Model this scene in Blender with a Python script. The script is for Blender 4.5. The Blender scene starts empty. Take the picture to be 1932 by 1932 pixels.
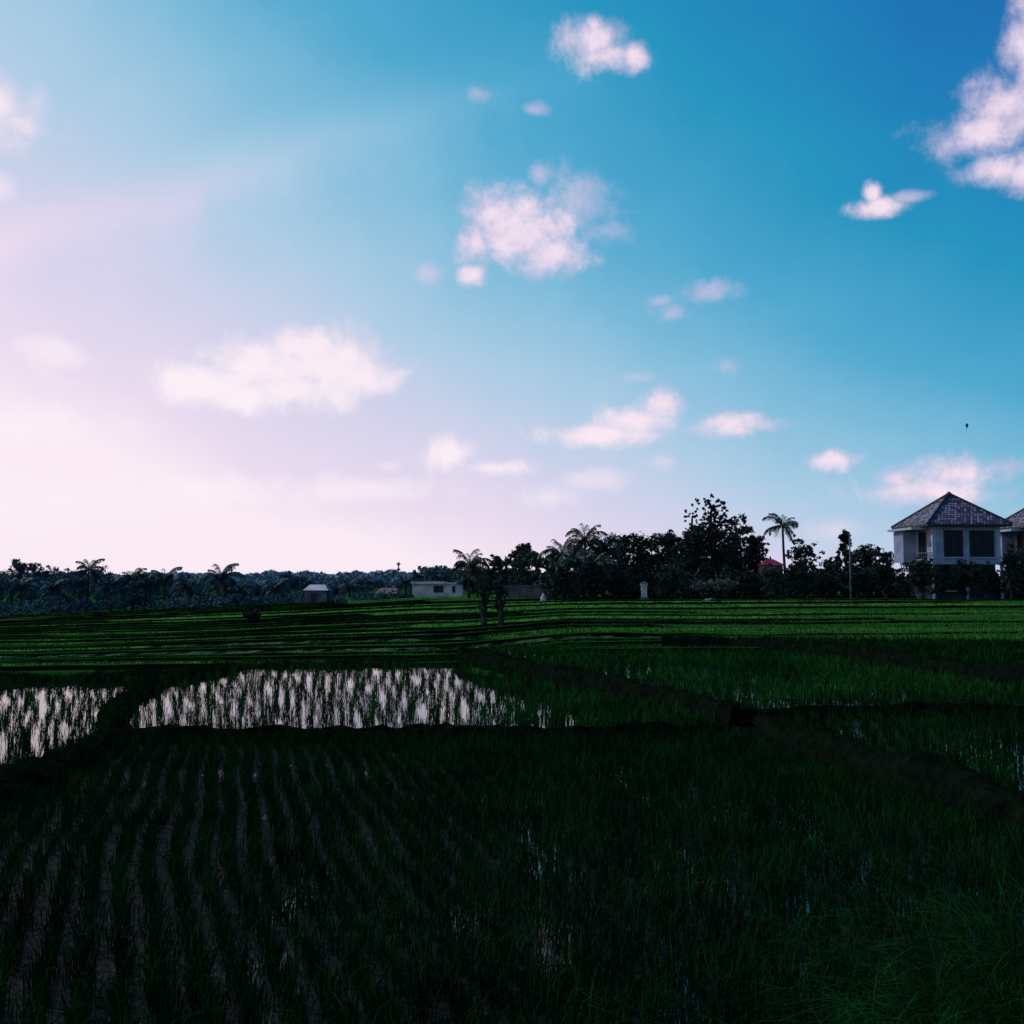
import bpy, math, random
import numpy as np
from mathutils import Vector
random.seed(7); rng=np.random.default_rng(7)
S=bpy.context.scene; C=S.collection
PI=math.pi
W=1932.0; F=1.072; HZ=1097.0; CAMZ=2.7
TH=math.atan((HZ/W-.5)/F)
def ray(px,py):
    a=(px/W-.5)/F; b=(.5-py/W)/F
    return (a, math.cos(TH)-b*math.sin(TH), math.sin(TH)+b*math.cos(TH))
def G(px,py,z=0.):
    d=ray(px,py); t=(z-CAMZ)/d[2]; return (d[0]*t,d[1]*t)
def AT(px,py,Y):
    d=ray(px,py); t=Y/d[1]; return (d[0]*t,Y,CAMZ+d[2]*t)
def lin(c):
    return tuple((x/255/12.92 if x/255<=.04045 else ((x/255+.055)/1.055)**2.4) for x in c)
def sm(a,b,x):
    t=np.clip((np.asarray(x,float)-a)/(b-a),0,1); return t*t*(3-2*t)
# ------------------------------------------------------------ materials
def newmat(name):
    m=bpy.data.materials.new(name); m.use_nodes=True
    nt=m.node_tree; b=nt.nodes['Principled BSDF']; return m,nt,b
def mat(name,c1,c2,scale=3.,rough=.8,bump=0.,bscale=8.,spec=.0,stretch=(1,1,1),lo=.35,hi=.65):
    m,nt,b=newmat(name); N=nt.nodes; L=nt.links
    g=N.new('ShaderNodeNewGeometry').outputs['Position']
    mp=N.new('ShaderNodeMapping'); mp.inputs['Scale'].default_value=stretch
    L.new(g,mp.inputs['Vector'])
    n=N.new('ShaderNodeTexNoise'); n.inputs['Scale'].default_value=scale; n.inputs['Detail'].default_value=4
    L.new(mp.outputs[0],n.inputs['Vector'])
    r=N.new('ShaderNodeValToRGB'); r.color_ramp.elements[0].position=lo; r.color_ramp.elements[1].position=hi
    r.color_ramp.elements[0].color=(*c1,1); r.color_ramp.elements[1].color=(*c2,1)
    L.new(n.outputs['Fac'],r.inputs[0]); L.new(r.outputs[0],b.inputs['Base Color'])
    b.inputs['Roughness'].default_value=rough
    b.inputs['Specular IOR Level'].default_value=spec
    if bump:
        n2=N.new('ShaderNodeTexNoise'); n2.inputs['Scale'].default_value=bscale; n2.inputs['Detail'].default_value=5
        L.new(mp.outputs[0],n2.inputs['Vector'])
        bp=N.new('ShaderNodeBump'); bp.inputs['Strength'].default_value=bump; bp.inputs['Distance'].default_value=.05
        L.new(n2.outputs['Fac'],bp.inputs['Height']); L.new(bp.outputs[0],b.inputs['Normal'])
    return m
M={}
M['rice_near']=mat('rice blade dark',(.0022,.014,.0038),(.0055,.036,.008),1.2)  # foreground darkness is put into this blade colour
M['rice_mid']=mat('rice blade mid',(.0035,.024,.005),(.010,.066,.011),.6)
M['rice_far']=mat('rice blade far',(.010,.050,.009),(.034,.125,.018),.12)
M['grass']=mat('bund grass blade',(.0015,.008,.0025),(.0045,.024,.005),2.)
M['tall']=mat('tall grass blade',(.0025,.014,.004),(.010,.060,.012),5.,.6,lo=.45,hi=.62)
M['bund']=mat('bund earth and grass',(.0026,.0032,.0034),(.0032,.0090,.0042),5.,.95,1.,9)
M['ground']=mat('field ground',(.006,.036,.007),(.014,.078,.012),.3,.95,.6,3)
st_=(.35,1.6,1)
M['canopyA']=mat('rice canopy green',(.012,.058,.011),(.036,.135,.022),.6,.95,1.,5,stretch=st_)
M['canopyB']=mat('rice canopy bright',(.025,.095,.016),(.066,.19,.032),.6,.95,1.,5,stretch=st_)
M['canopyC']=mat('rice canopy dark',(.007,.038,.008),(.018,.085,.013),.6,.95,1.,5,stretch=st_)
M['dry']=mat('dry stubble',(.06,.070,.030),(.15,.145,.07),.9,.95,1.,5,stretch=st_)
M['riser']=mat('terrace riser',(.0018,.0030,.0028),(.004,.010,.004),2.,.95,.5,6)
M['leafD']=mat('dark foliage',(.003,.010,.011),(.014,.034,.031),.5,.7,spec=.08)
M['leafM']=mat('green foliage',(.010,.026,.026),(.034,.070,.056),.6,.7,spec=.08)
M['leafH']=mat('hazy foliage',(.018,.050,.062),(.070,.140,.150),.25,.8)  # aerial haze painted in as a bluer, lighter leaf colour
M['leafHH']=mat('far hazy foliage',(.10,.165,.22),(.145,.23,.285),.05,.9)  # stronger distance haze painted into the woodland colour
M['leafG']=mat('silvery foliage',(.03,.05,.045),(.11,.14,.13),.8,.6,spec=.2)
M['palm']=mat('palm frond',(.006,.018,.018),(.030,.060,.050),.8,.5,spec=.25)
M['palmH']=mat('hazy palm frond',(.018,.046,.058),(.072,.135,.145),.8,.6,spec=.1)  # same painted haze tint for the distant palms
M['bark']=mat('bark',(.014,.014,.016),(.045,.042,.042),4.,.9,.6,12)
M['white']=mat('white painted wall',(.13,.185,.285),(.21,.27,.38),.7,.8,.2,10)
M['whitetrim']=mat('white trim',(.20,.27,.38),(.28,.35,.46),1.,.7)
M['pale']=mat('pale render',(.28,.30,.35),(.46,.46,.52),.8,.8,.2,10)
M['lower']=mat('shaded lower wall',(.012,.020,.034),(.03,.045,.07),.7,.9,.3,8)  # ground-floor shade painted in as a dark wall colour
M['stone']=mat('grey block wall',(.05,.06,.07),(.10,.11,.125),1.2,.9,.6,6)
M['brown']=mat('pinkish render',(.13,.085,.09),(.20,.14,.145),1.,.9,.3,6)
M['red']=mat('red tile',(.13,.02,.04),(.22,.045,.075),1.5,.7,.5,8)
M['frame']=mat('window frame',(.015,.02,.03),(.03,.035,.05),3.,.5,spec=.1)
M['metal']=mat('galvanised metal',(.06,.09,.12),(.12,.15,.19),2.,.5,spec=.2)
M['cloth']=mat('white cloth',(.22,.25,.28),(.36,.39,.43),6.,.9,.3,20)
M['tarp']=mat('blue grey tarpaulin',(.02,.05,.07),(.05,.10,.13),3.,.5,.4,10,spec=.3)
M['kite']=mat('dark blue kite cloth',(.01,.04,.12),(.02,.06,.16),4.,.8)
m,nt,b=newmat('window glass'); b.inputs['Base Color'].default_value=(.006,.009,.014,1); b.inputs['Roughness'].default_value=.3; b.inputs['Specular IOR Level'].default_value=.12; M['glass']=m
m,nt,b=newmat('roof tiles'); N=nt.nodes; L=nt.links
tc=N.new('ShaderNodeTexCoord'); br=N.new('ShaderNodeTexBrick')
L.new(tc.outputs['UV'],br.inputs['Vector']); br.inputs['Scale'].default_value=1.; br.inputs['Brick Width'].default_value=.32; br.inputs['Row Height'].default_value=.38
br.inputs['Mortar Size'].default_value=.05; br.inputs['Color1'].default_value=(.045,.042,.075,1); br.inputs['Color2'].default_value=(.40,.32,.42,1); br.inputs['Mortar'].default_value=(.015,.015,.03,1); br.inputs['Bias'].default_value=-.25  # pale pinkish second tone paints sunlit highlight speckles onto the tiles
L.new(br.outputs['Color'],b.inputs['Base Color']); b.inputs['Roughness'].default_value=.6; b.inputs['Specular IOR Level'].default_value=.2
bp=N.new('ShaderNodeBump'); bp.inputs['Strength'].default_value=1; bp.inputs['Distance'].default_value=.06; bp.invert=True; L.new(br.outputs['Fac'],bp.inputs['Height']); L.new(bp.outputs[0],b.inputs['Normal'])
M['tile']=m
def paddy_mat(name,mud1,mud2,thr,soft,rip=.06,xw=0.,xoff=0.,rot=-18.,sc=(1.6,.35,1)):
    m,nt,b=newmat(name); N=nt.nodes; L=nt.links
    g=N.new('ShaderNodeNewGeometry').outputs['Position']
    mp=N.new('ShaderNodeMapping'); mp.vector_type='POINT'; mp.inputs['Rotation'].default_value=(0,0,math.radians(rot)); mp.inputs['Scale'].default_value=sc
    L.new(g,mp.inputs[0])
    n=N.new('ShaderNodeTexNoise'); n.inputs['Scale'].default_value=.9; n.inputs['Detail'].default_value=4; n.inputs['Roughness'].default_value=.6; L.new(mp.outputs[0],n.inputs['Vector'])
    sx=N.new('ShaderNodeSeparateXYZ'); L.new(g,sx.inputs[0])
    ma=N.new('ShaderNodeMath'); ma.operation='MULTIPLY_ADD'; ma.inputs[1].default_value=xw; ma.inputs[2].default_value=xoff; L.new(sx.outputs[0],ma.inputs[0])
    ad=N.new('ShaderNodeMath'); ad.operation='ADD'; L.new(ma.outputs[0],ad.inputs[0]); L.new(n.outputs['Fac'],ad.inputs[1])
    mr=N.new('ShaderNodeMapRange'); mr.inputs['From Min'].default_value=thr-soft; mr.inputs['From Max'].default_value=thr+soft; L.new(ad.outputs[0],mr.inputs['Value'])
    n2=N.new('ShaderNodeTexNoise'); n2.inputs['Scale'].default_value=9; n2.inputs['Detail'].default_value=6; L.new(g,n2.inputs['Vector'])
    r=N.new('ShaderNodeValToRGB'); r.color_ramp.elements[0].position=.35; r.color_ramp.elements[1].position=.7; r.color_ramp.elements[0].color=(*mud1,1); r.color_ramp.elements[1].color=(*mud2,1); L.new(n2.outputs['Fac'],r.inputs[0])
    bp=N.new('ShaderNodeBump'); bp.inputs['Strength'].default_value=1; bp.inputs['Distance'].default_value=.06; L.new(n2.outputs['Fac'],bp.inputs['Height'])
    L.new(r.outputs[0],b.inputs['Base Color']); b.inputs['Roughness'].default_value=.65; b.inputs['Specular IOR Level'].default_value=.05; L.new(bp.outputs[0],b.inputs['Normal'])
    w=N.new('ShaderNodeBsdfPrincipled'); w.inputs['Base Color'].default_value=(.004,.006,.006,1); w.inputs['Roughness'].default_value=.03; w.inputs['IOR'].default_value=1.33
    n3=N.new('ShaderNodeTexNoise'); n3.inputs['Scale'].default_value=5; n3.inputs['Detail'].default_value=2; L.new(g,n3.inputs['Vector'])
    b3=N.new('ShaderNodeBump'); b3.inputs['Strength'].default_value=rip; b3.inputs['Distance'].default_value=.02; L.new(n3.outputs['Fac'],b3.inputs['Height']); L.new(b3.outputs[0],w.inputs['Normal'])
    mx=N.new('ShaderNodeMixShader'); L.new(mr.outputs[0],mx.inputs[0]); L.new(b.outputs[0],mx.inputs[1]); L.new(w.outputs[0],mx.inputs[2])
    L.new(mx.outputs[0],N['Material Output'].inputs['Surface']); return m
M['padA']=paddy_mat('near paddy mud',(.0022,.0030,.0038),(.0125,.0140,.0165),.61,.04,xw=.014,xoff=.03)
M['padB']=paddy_mat('flooded paddy',(.006,.009,.008),(.014,.016,.015),.30,.07,sc=(1.2,.9,1))
M['padD']=paddy_mat('wet paddy',(.003,.012,.004),(.007,.02,.007),.54,.06)
M['water']=paddy_mat('terrace water',(.012,.045,.014),(.03,.075,.025),.46,.10)
# ------------------------------------------------------------ object helpers
def props(o,label=None,cat=None,group=None,kind=None):
    if label: o['label']=label
    if cat: o['category']=cat
    if group: o['group']=group
    if kind: o['kind']=kind
    return o
def link(name,me,parent=None,loc=None):
    o=bpy.data.objects.new(name,me); C.objects.link(o)
    if parent is not None: o.parent=parent
    if loc is not None: o.location=loc
    return o
def tri_mesh(name,v,f,mats,mi=None,n=3):
    v=np.asarray(v,np.float32); f=np.asarray(f,np.int32)
    me=bpy.data.meshes.new(name); me.vertices.add(len(v)); me.vertices.foreach_set('co',v.ravel())
    me.loops.add(f.size); me.loops.foreach_set('vertex_index',f.ravel())
    me.polygons.add(len(f)); me.polygons.foreach_set('loop_start',np.arange(0,f.size,n,dtype=np.int32))
    for m_ in (mats if isinstance(mats,(list,tuple)) else [mats]): me.materials.append(m_)
    if mi is not None: me.polygons.foreach_set('material_index',np.asarray(mi,np.int32))
    me.update(calc_edges=True); me.validate(); return me
class MB:
    def __init__(s): s.v=[];s.f=[];s.m=[]
    def add(s,v,f,mi=0):
        k=len(s.v); s.v+= [tuple(p) for p in v]; s.f+=[tuple(i+k for i in q) for q in f]; s.m+=[mi]*len(f)
    def box(s,a,b,mi=0):
        x0,y0,z0=a;x1,y1,z1=b
        s.add([(x0,y0,z0),(x1,y0,z0),(x1,y1,z0),(x0,y1,z0),(x0,y0,z1),(x1,y0,z1),(x1,y1,z1),(x0,y1,z1)],
          [(0,3,2,1),(4,5,6,7),(0,1,5,4),(1,2,6,5),(2,3,7,6),(3,0,4,7)],mi)
    def tube(s,pts,rad,n=7,mi=0):
        pts=[np.array(p,float) for p in pts]; V=[];Fc=[]
        for i,p in enumerate(pts):
            d=pts[min(i+1,len(pts)-1)]-pts[max(i-1,0)]; d/=np.linalg.norm(d)+1e-9
            u=np.cross(d,(0,1,0.01)); u/=np.linalg.norm(u)+1e-9; w=np.cross(d,u)
            for k in range(n):
                a=2*PI*k/n; V.append(p+rad[i]*(math.cos(a)*u+math.sin(a)*w))
        for i in range(len(pts)-1):
            for k in range(n):
                Fc.append((i*n+k,i*n+(k+1)%n,(i+1)*n+(k+1)%n,(i+1)*n+k))
        Fc.append(tuple(range(n-1,-1,-1))); Fc.append(tuple(range((len(pts)-1)*n,len(pts)*n)))
        s.add(V,Fc,mi)
    def mesh(s,name,mats,smooth=False):
        me=bpy.data.meshes.new(name); me.from_pydata(s.v,[],s.f)
        for m_ in (mats if isinstance(mats,(list,tuple)) else [mats]): me.materials.append(m_)
        me.polygons.foreach_set('material_index',s.m)
        if smooth: me.polygons.foreach_set('use_smooth',[True]*len(s.f))
        me.update(); return me
    def build(s,name,mats,parent=None,loc=None,smooth=False): return link(name,s.mesh(name,mats,smooth),parent,loc)
def empty(name,loc,label,cat,group=None,rz=0,sc=1):
    o=bpy.data.objects.new(name,None); C.objects.link(o); o.location=loc; o.rotation_euler.z=rz; o.scale=(sc,)*3
    return props(o,label,cat,group)
# ------------------------------------------------------------ terrain
def H(X,Y):
    X=np.asarray(X,float);Y=np.asarray(Y,float)
    r=X/np.maximum(Y,25)
    zf=np.interp(r,[-.5,-.23,-.08,.1,.5],[-2.3,-.6,.5,1.0,1.2]); zn=np.interp(r,[-.5,-.05,.05,.5],[.05,.1,.5,.6])
    h=zn+(zf-zn)*np.clip((Y-32)/115,0,1)
    t=sm(27,31,Y); return h*t+(-.15)*(1-t)
xs=np.concatenate([np.linspace(-4000,-150,14),np.arange(-140,141,3.),np.linspace(150,4000,14)])
ys=np.concatenate([np.linspace(-400,-10,6),np.arange(0,180,2.),np.linspace(190,6000,30)])
XX,YY=np.meshgrid(xs,ys); ZZ=H(XX,YY)
nx,ny=len(xs),len(ys); idx=np.arange(nx*ny).reshape(ny,nx)
f=np.stack([idx[:-1,:-1],idx[:-1,1:],idx[1:,1:],idx[1:,:-1]],-1).reshape(-1,4)
o=link('ground',tri_mesh('ground',np.stack([XX,YY,ZZ],-1).reshape(-1,3),f,M['ground'],n=4)); props(o,kind='structure')
def wob(X): return 1.3*np.sin(X*.07+.8)+.7*np.sin(X*.19+2.)+.35*np.sin(X*.41)
YK=[33.2]
while YK[-1]<150: YK.append(YK[-1]*random.uniform(1.055,1.11))
YK=np.array(YK)
def wsc(Y): return np.clip((Y-31)/16,0.25,1.6)
def zk(k,X): return H(X,(YK[k]+YK[k+1])/2)+.08
tv=[];tf=[];tm=[];tot=0;SEG=[]
for k in range(len(YK)-1):
    yn,yf=YK[k],YK[k+1]; ext=.75*yf+12
    X=np.arange(-ext,ext,1.2); z=zk(k,X)
    yN=yn+wob(X)*wsc(yn); yF=yf+wob(X)*wsc(yf)
    bd=[-ext]
    while bd[-1]<ext: bd.append(bd[-1]+random.uniform(14,40)*yn/50)
    seg=np.searchsorted(bd,X)
    ridge=np.zeros(len(X)); mats_=[]
    for s_ in range(seg.max()+1):
        w=seg==s_; xm=X[w].mean() if w.any() else 0; r=xm/yn
        left=r<-.06
        ridge[w]=(random.uniform(.06,.13) if left else (random.uniform(.06,.15) if random.random()<.28 else 0.0))*(.8+yn/160)
        if left: mm=random.choices([2,3,4,6,5],[4,3.,1.2,3.2,.9])[0]
        elif r<.15: mm=random.choices([2,3],[4,1.6])[0]
        else: mm=random.choices([2,3,4],[4,.3,2.4])[0]
        if yn>80 and not left and r<.3: mm=3 if random.random()<.6 else 2
        mats_.append(mm)
    SEG.append((np.array(bd),mats_))
    n_=len(X)
    irr=.015*rng.normal(size=n_)
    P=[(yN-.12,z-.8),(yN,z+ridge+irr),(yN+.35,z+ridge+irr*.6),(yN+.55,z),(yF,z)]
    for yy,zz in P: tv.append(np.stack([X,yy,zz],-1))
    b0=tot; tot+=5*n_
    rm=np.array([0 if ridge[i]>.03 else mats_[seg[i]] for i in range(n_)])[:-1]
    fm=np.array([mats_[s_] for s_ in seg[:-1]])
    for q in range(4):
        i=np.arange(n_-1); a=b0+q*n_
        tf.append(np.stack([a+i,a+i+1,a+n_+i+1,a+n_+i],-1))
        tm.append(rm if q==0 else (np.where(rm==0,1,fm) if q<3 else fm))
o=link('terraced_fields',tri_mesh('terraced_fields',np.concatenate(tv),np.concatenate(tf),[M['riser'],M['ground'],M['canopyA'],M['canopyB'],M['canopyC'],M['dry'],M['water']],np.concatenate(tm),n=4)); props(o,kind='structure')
# ------------------------------------------------------------ near paddies
def cat(pts,step=.3):
    P=np.array(pts,float); out=[]
    Q=np.vstack([2*P[0]-P[1],P,2*P[-1]-P[-2]])
    for i in range(1,len(Q)-2):
        n=max(2,int(np.linalg.norm(Q[i+1]-Q[i])/step))
        for t in np.linspace(0,1,n,endpoint=False):
            a,b_,c,d=Q[i-1],Q[i],Q[i+1],Q[i+2]
            out.append(.5*((2*b_)+(-a+c)*t+(2*a-5*b_+4*c-d)*t*t+(-a+3*b_-3*c+d)*t**3))
    out.append(P[-1]); return np.array(out)
def gp(L,z): return [G(x,y,z) for x,y in L]
PT={
'AB':gp([(225,1390),(600,1388),(1000,1389),(1250,1386),(1395,1380)],.1),
'BC':gp([(440,1268),(330,1290),(255,1318),(222,1350),(225,1390)],.1),
'AC':gp([(225,1394),(130,1440),(40,1482),(-60,1530),(-300,1640),(-700,1800)],0.05),
'TL':gp([(-900,1288),(-400,1286),(0,1284),(200,1282),(330,1276),(450,1263),(700,1258),(900,1250)],.1),
'D':gp([(870,1243),(950,1262),(1100,1297),(1250,1330),(1395,1362)],.3),
'E':gp([(1380,1358),(1500,1402),(1650,1445),(1800,1485),(1932,1525),(2300,1640),(2900,1800)],.22),
'DE':gp([(1395,1352),(1500,1346),(1700,1342),(1932,1342),(2500,1350)],.45),
'F':gp([(1250,1216),(1400,1218),(1600,1236),(1700,1252),(1932,1285),(2500,1370)],.7)}
bund_surf=[]
def bund(key,z0,h,w,seed,gd=26,rg=1.):
    P=cat(PT[key],.2); r=np.random.default_rng(seed)
    n=len(P); d=np.gradient(P,axis=0); d/=np.linalg.norm(d,axis=1)[:,None]+1e-9; nn=np.stack([-d[:,1],d[:,0]],-1)
    s=np.linspace(-1,1,9); prof=(1-np.abs(s)**3.2)
    wv=w*(1+.30*rg*np.convolve(r.normal(size=n+8),np.ones(9)/3,'valid')[:n]*.6)
    hv=h*(1+.13*rg*np.convolve(r.normal(size=n+4),np.ones(5)/2.2,'valid')[:n])
    V=np.zeros((n,9,3))
    for j in range(9):
        off=s[j]*wv+.045*rg*r.normal(size=n)
        V[:,j,:2]=P+nn*off[:,None]; V[:,j,2]=z0-.08+(hv+.08)*prof[j]+.03*rg*r.normal(size=n)*(prof[j]>.1)
    i=np.arange(n*9).reshape(n,9)
    fq=np.stack([i[:-1,:-1],i[1:,:-1],i[1:,1:],i[:-1,1:]],-1).reshape(-1,4)
    me=tri_mesh('bund',V.reshape(-1,3),fq,M['bund'],n=4); me.polygons.foreach_set('use_smooth',[True]*len(fq))
    props(link('bund',me),kind='structure')
    m_=int(n*.2*w*2*gd); a=r.integers(0,n-1,m_); b_=r.integers(1,8,m_); t=r.random((m_,1))
    bund_surf.append(V[a,b_]*(1-t)+V[a+1,b_]*t)
bund('AB',0,.25,.2,1,40); bund('BC',0,.30,.32,2,50); bund('AC',0,.26,.45,3,50); bund('TL',0,.22,1.1,4,50)
bund('D',0,.64,.34,5,34,.55); bund('E',0,.50,.38,6,36,.55); bund('DE',.35,.22,.18,7,34,.6); bund('F',.45,.48,.28,8,30,.6)
def poly(name,pts,z,m_):
    mb=MB(); mb.add([(x,y,z) for x,y in pts],[tuple(range(len(pts)))]); o=mb.build(name,m_)
    if o.data.polygons[0].normal.z<0: o.data.flip_normals()
    props(o,kind='structure'); return np.array(pts)
cp=lambda k:[tuple(p) for p in cat(PT[k],1.)]
polyA=poly('near_paddy_floor',cp('AB')+cp('E')+[(9,3.),(-9,3.)]+cp('AC')[::-1][2:],0,M['padA'])
polyB=poly('middle_paddy_floor',[G(450,1264,.1),G(700,1259,.1),G(860,1246,.1)]+cp('D')+cp('AB')[::-1]+cp('BC')[::-1],.16,M['padB'])
polyC=poly('left_paddy_floor',[p for p in cp('TL') if p[0]<G(400,1266,.1)[0]]+cp('BC')+cp('AC')+[G(-1400,1700),G(-1400,1288)],.08,M['padB'])
polyD=poly('upper_paddy_floor',cp('D')+cp('DE')+cp('F')[::-1]+[G(1000,1222,.5)],.5,M['padD'])
polyE=poly('right_paddy_floor',cp('E')+cp('DE')[::-1],.36,M['padD'])
polyF=poly('top_paddy_floor',cp('F')+[G(2600,1222,.8),G(1250,1207,.8)],.8,M['canopyC'])
def inside(P,X,Y):
    r=np.zeros(len(X),bool); n=len(P)
    for i in range(n):
        x0,y0=P[i];x1,y1=P[(i+1)%n]
        c=((y0>Y)!=(y1>Y))&(X<(x1-x0)*(Y-y0)/(y1-y0+1e-12)+x0); r^=c
    return r
def rows(P,z,rowsp,alongsp,ang,jit,curve=0.,seed=0,drop=.04,wig=.05):
    r=np.random.default_rng(seed); c=P.mean(0); rad=min(np.linalg.norm(P-c,axis=1).max()+1,60)
    s=np.arange(-rad,rad,alongsp); t=np.arange(-rad,rad,rowsp); Sg,T=np.meshgrid(s,t)
    Sg=Sg+r.random((len(t),1))*alongsp; Sg=Sg.ravel()+r.normal(size=Sg.size)*jit*1.2; T=T.ravel()+r.normal(size=T.size)*jit
    T=T+curve*np.sin(Sg*.35+T*.05)+wig*np.sin(Sg*1.3+T)
    X=c[0]+Sg*math.sin(ang)+T*math.cos(ang); Y=c[1]+Sg*math.cos(ang)-T*math.sin(ang)
    k=(np.abs(X)<.62*Y+2.5)&(r.random(len(X))>drop); X=X[k];Y=Y[k]; k=inside(P,X,Y)
    return np.stack([X[k],Y[k],np.full(k.sum(),z)],-1)
def fan_rows(P,z,ox,oy,dth,alongsp,jit,seed,drop=.1,r0=12,r1=40):
    r=np.random.default_rng(seed); th=np.arange(-.75,.75,dth); th=th+r.normal(size=len(th))*dth*.12; s=np.arange(r0,r1,alongsp); Sg,T=np.meshgrid(s,th)
    Sg=(Sg+r.random((len(th),1))*alongsp); T=T+.30*dth*np.sin(Sg*.9+r.random((len(th),1))*6.28); Sg=Sg.ravel(); T=T.ravel()
    X=ox+Sg*np.sin(T)+r.normal(size=Sg.size)*jit; Y=oy+Sg*np.cos(T)+r.normal(size=Sg.size)*jit
    k=(r.random(len(X))>drop)&inside(P,X,Y); return np.stack([X[k],Y[k],np.full(k.sum(),z)],-1)
def blades(P,B,h,spread,width,lean,seed,hv=.25):
    r=np.random.default_rng(seed); n=len(P)*B
    base=np.repeat(P,B,axis=0)+np.concatenate([r.normal(size=(n,2))*spread,np.zeros((n,1))],1)
    phi=r.random(n)*2*PI; L_=np.abs(r.normal(size=n))*lean+.05
    if np.ndim(h)>0: h=np.repeat(h,B)
    hh=h*(1+hv*r.normal(size=n)).clip(.4,1.6)
    w=width if np.ndim(width)==0 else np.repeat(width,B)
    pw=r.random(n)*PI; wx=np.cos(pw)*w/2; wy=np.sin(pw)*w/2
    dx=np.cos(phi)*L_;dy=np.sin(phi)*L_
    mid=base+np.stack([dx*hh*.35,dy*hh*.35,hh*.6],-1); tip=base+np.stack([dx*hh,dy*hh,hh*(1-.35*L_.clip(0,1.4))],-1)
    wv=np.stack([wx,wy,np.zeros(n)],-1)
    V=np.stack([base-wv*.7,base+wv*.7,mid+wv,mid-wv,tip],1).reshape(-1,3)
    i=np.arange(n)*5
    Fc=np.concatenate([np.stack([i,i+1,i+2],-1),np.stack([i,i+2,i+3],-1),np.stack([i+3,i+2,i+4],-1)])
    return V,Fc
def rice(P,B,h,spread,width,lean,seed,m_,label,name='rice_crop',catg='rice'):
    v,f_=blades(P,B,h,spread,width,lean,seed); props(link(name,tri_mesh(name,v,f_,m_)),label,catg,kind='stuff')
AN=math.radians(-18)
PA=rows(polyA,0,.245,.12,AN,.026,.22,11,wig=.035)
PA=PA[(PA[:,1]>5.2)]
dv=np.hypot(PA[:,0],PA[:,1]); inview=(np.abs(PA[:,0])<.47*PA[:,1])&(PA[:,1]>6.3)
order=np.argsort(np.where(inview,dv,1e9))[:300]
near=PA[order]; rest=np.delete(PA,order,0)
var=[]
for q in range(7):
    v,f_=blades(np.zeros((1,3)),26,.25,.036,.008,.42,100+q); var.append(tri_mesh('rice_plant',v,f_,M['rice_near']))
for p in near:
    o=link('rice_plant',random.choice(var),loc=tuple(p)); o.rotation_euler.z=random.random()*6.28; s_=random.uniform(.75,1.2); o.scale=(s_,s_,s_*random.uniform(.85,1.15))
    props(o,'young rice plant in the nearest rows of the dark foreground paddy','rice plant','rice plants in the nearest rows')
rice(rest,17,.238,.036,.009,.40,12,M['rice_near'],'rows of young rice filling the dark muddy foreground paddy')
PB=fan_rows(polyB,.16,.3,2.0,.0096,.20,.034,13)
px_=PB[:,0]/PB[:,1]*F*W+966; dens=sm(860,1260,px_)
hB=(.20+.07*dens)*(1+.12*rng.normal(size=len(PB)))
rice(PB,6,hB,.024,.010+.008*dens,.22,14,M['rice_mid'],'young rice standing in the bright flooded middle paddy')
ex=PB[rng.random(len(PB))<dens*.85]+np.array([.11,.08,0]); rice(ex,7,.24,.05,.017,.3,114,M['rice_mid'],'thicker rice at the right end of the flooded middle paddy')
PC=fan_rows(polyC,.08,-.6,1.0,.0100,.20,.034,15)
rice(PC,6,.20*(1+.12*rng.normal(size=len(PC))),.024,.011,.22,16,M['rice_mid'],'young rice standing in the bright flooded paddy at left')
PD=rows(polyD,.5,.26,.17,math.radians(4),.035,.1,17)
rice(PD,8,.21,.038,.015,.3,18,M['rice_mid'],'dense green rice on the raised paddy behind the dark bank')
PE=rows(polyE,.36,.25,.14,math.radians(10),.03,.1,19)
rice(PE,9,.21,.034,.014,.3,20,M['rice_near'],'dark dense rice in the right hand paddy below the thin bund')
PF=rows(polyF,.8,.28,.2,AN,.06,.1,21)
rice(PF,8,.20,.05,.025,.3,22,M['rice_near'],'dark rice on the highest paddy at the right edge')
n=36000; Yv=33*np.exp(rng.random(n)**1.25*math.log(150/33)); Xv=(rng.random(n)*2-1)*.62*Yv
kk=np.searchsorted(YK,Yv-wob(Xv)*wsc(Yv))-1; ok=(kk>=0)&(kk<len(YK)-1); Xv,Yv,kk=Xv[ok],Yv[ok],kk[ok]
zz=np.zeros(len(Xv)); keep=(np.abs((Yv-wob(Xv)*wsc(Yv))-YK[kk])>.7)|(Xv/Yv>0)
for k in range(len(YK)-1):
    w=np.where(kk==k)[0]
    if not len(w): continue
    zz[w]=zk(k,Xv[w]); sg=np.searchsorted(SEG[k][0],Xv[w]).clip(0,len(SEG[k][1])-1)
    mm=np.array([SEG[k][1][q] for q in sg])
    keep[w]&=~((mm>=5)&(rng.random(len(w))<.92))&~((mm==4)&(rng.random(len(w))<.6))
P=np.stack([Xv,Yv,zz],-1)[keep]
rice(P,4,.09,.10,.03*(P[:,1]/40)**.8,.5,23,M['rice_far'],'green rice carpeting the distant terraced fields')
Pg=np.concatenate(bund_surf); Pg=Pg[np.abs(Pg[:,0])<.62*Pg[:,1]+2]
v,f_=blades(Pg,6,.11,.05,.011,.8,24,hv=.4); props(link('bund_grass',tri_mesh('bund_grass',v,f_,M['grass'])),'short dark grass growing along the paddy bunds','grass',kind='stuff')
bx=np.linspace(-9,10,77); by=np.linspace(-6,6.2,50); BX,BY=np.meshgrid(bx,by)
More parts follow.
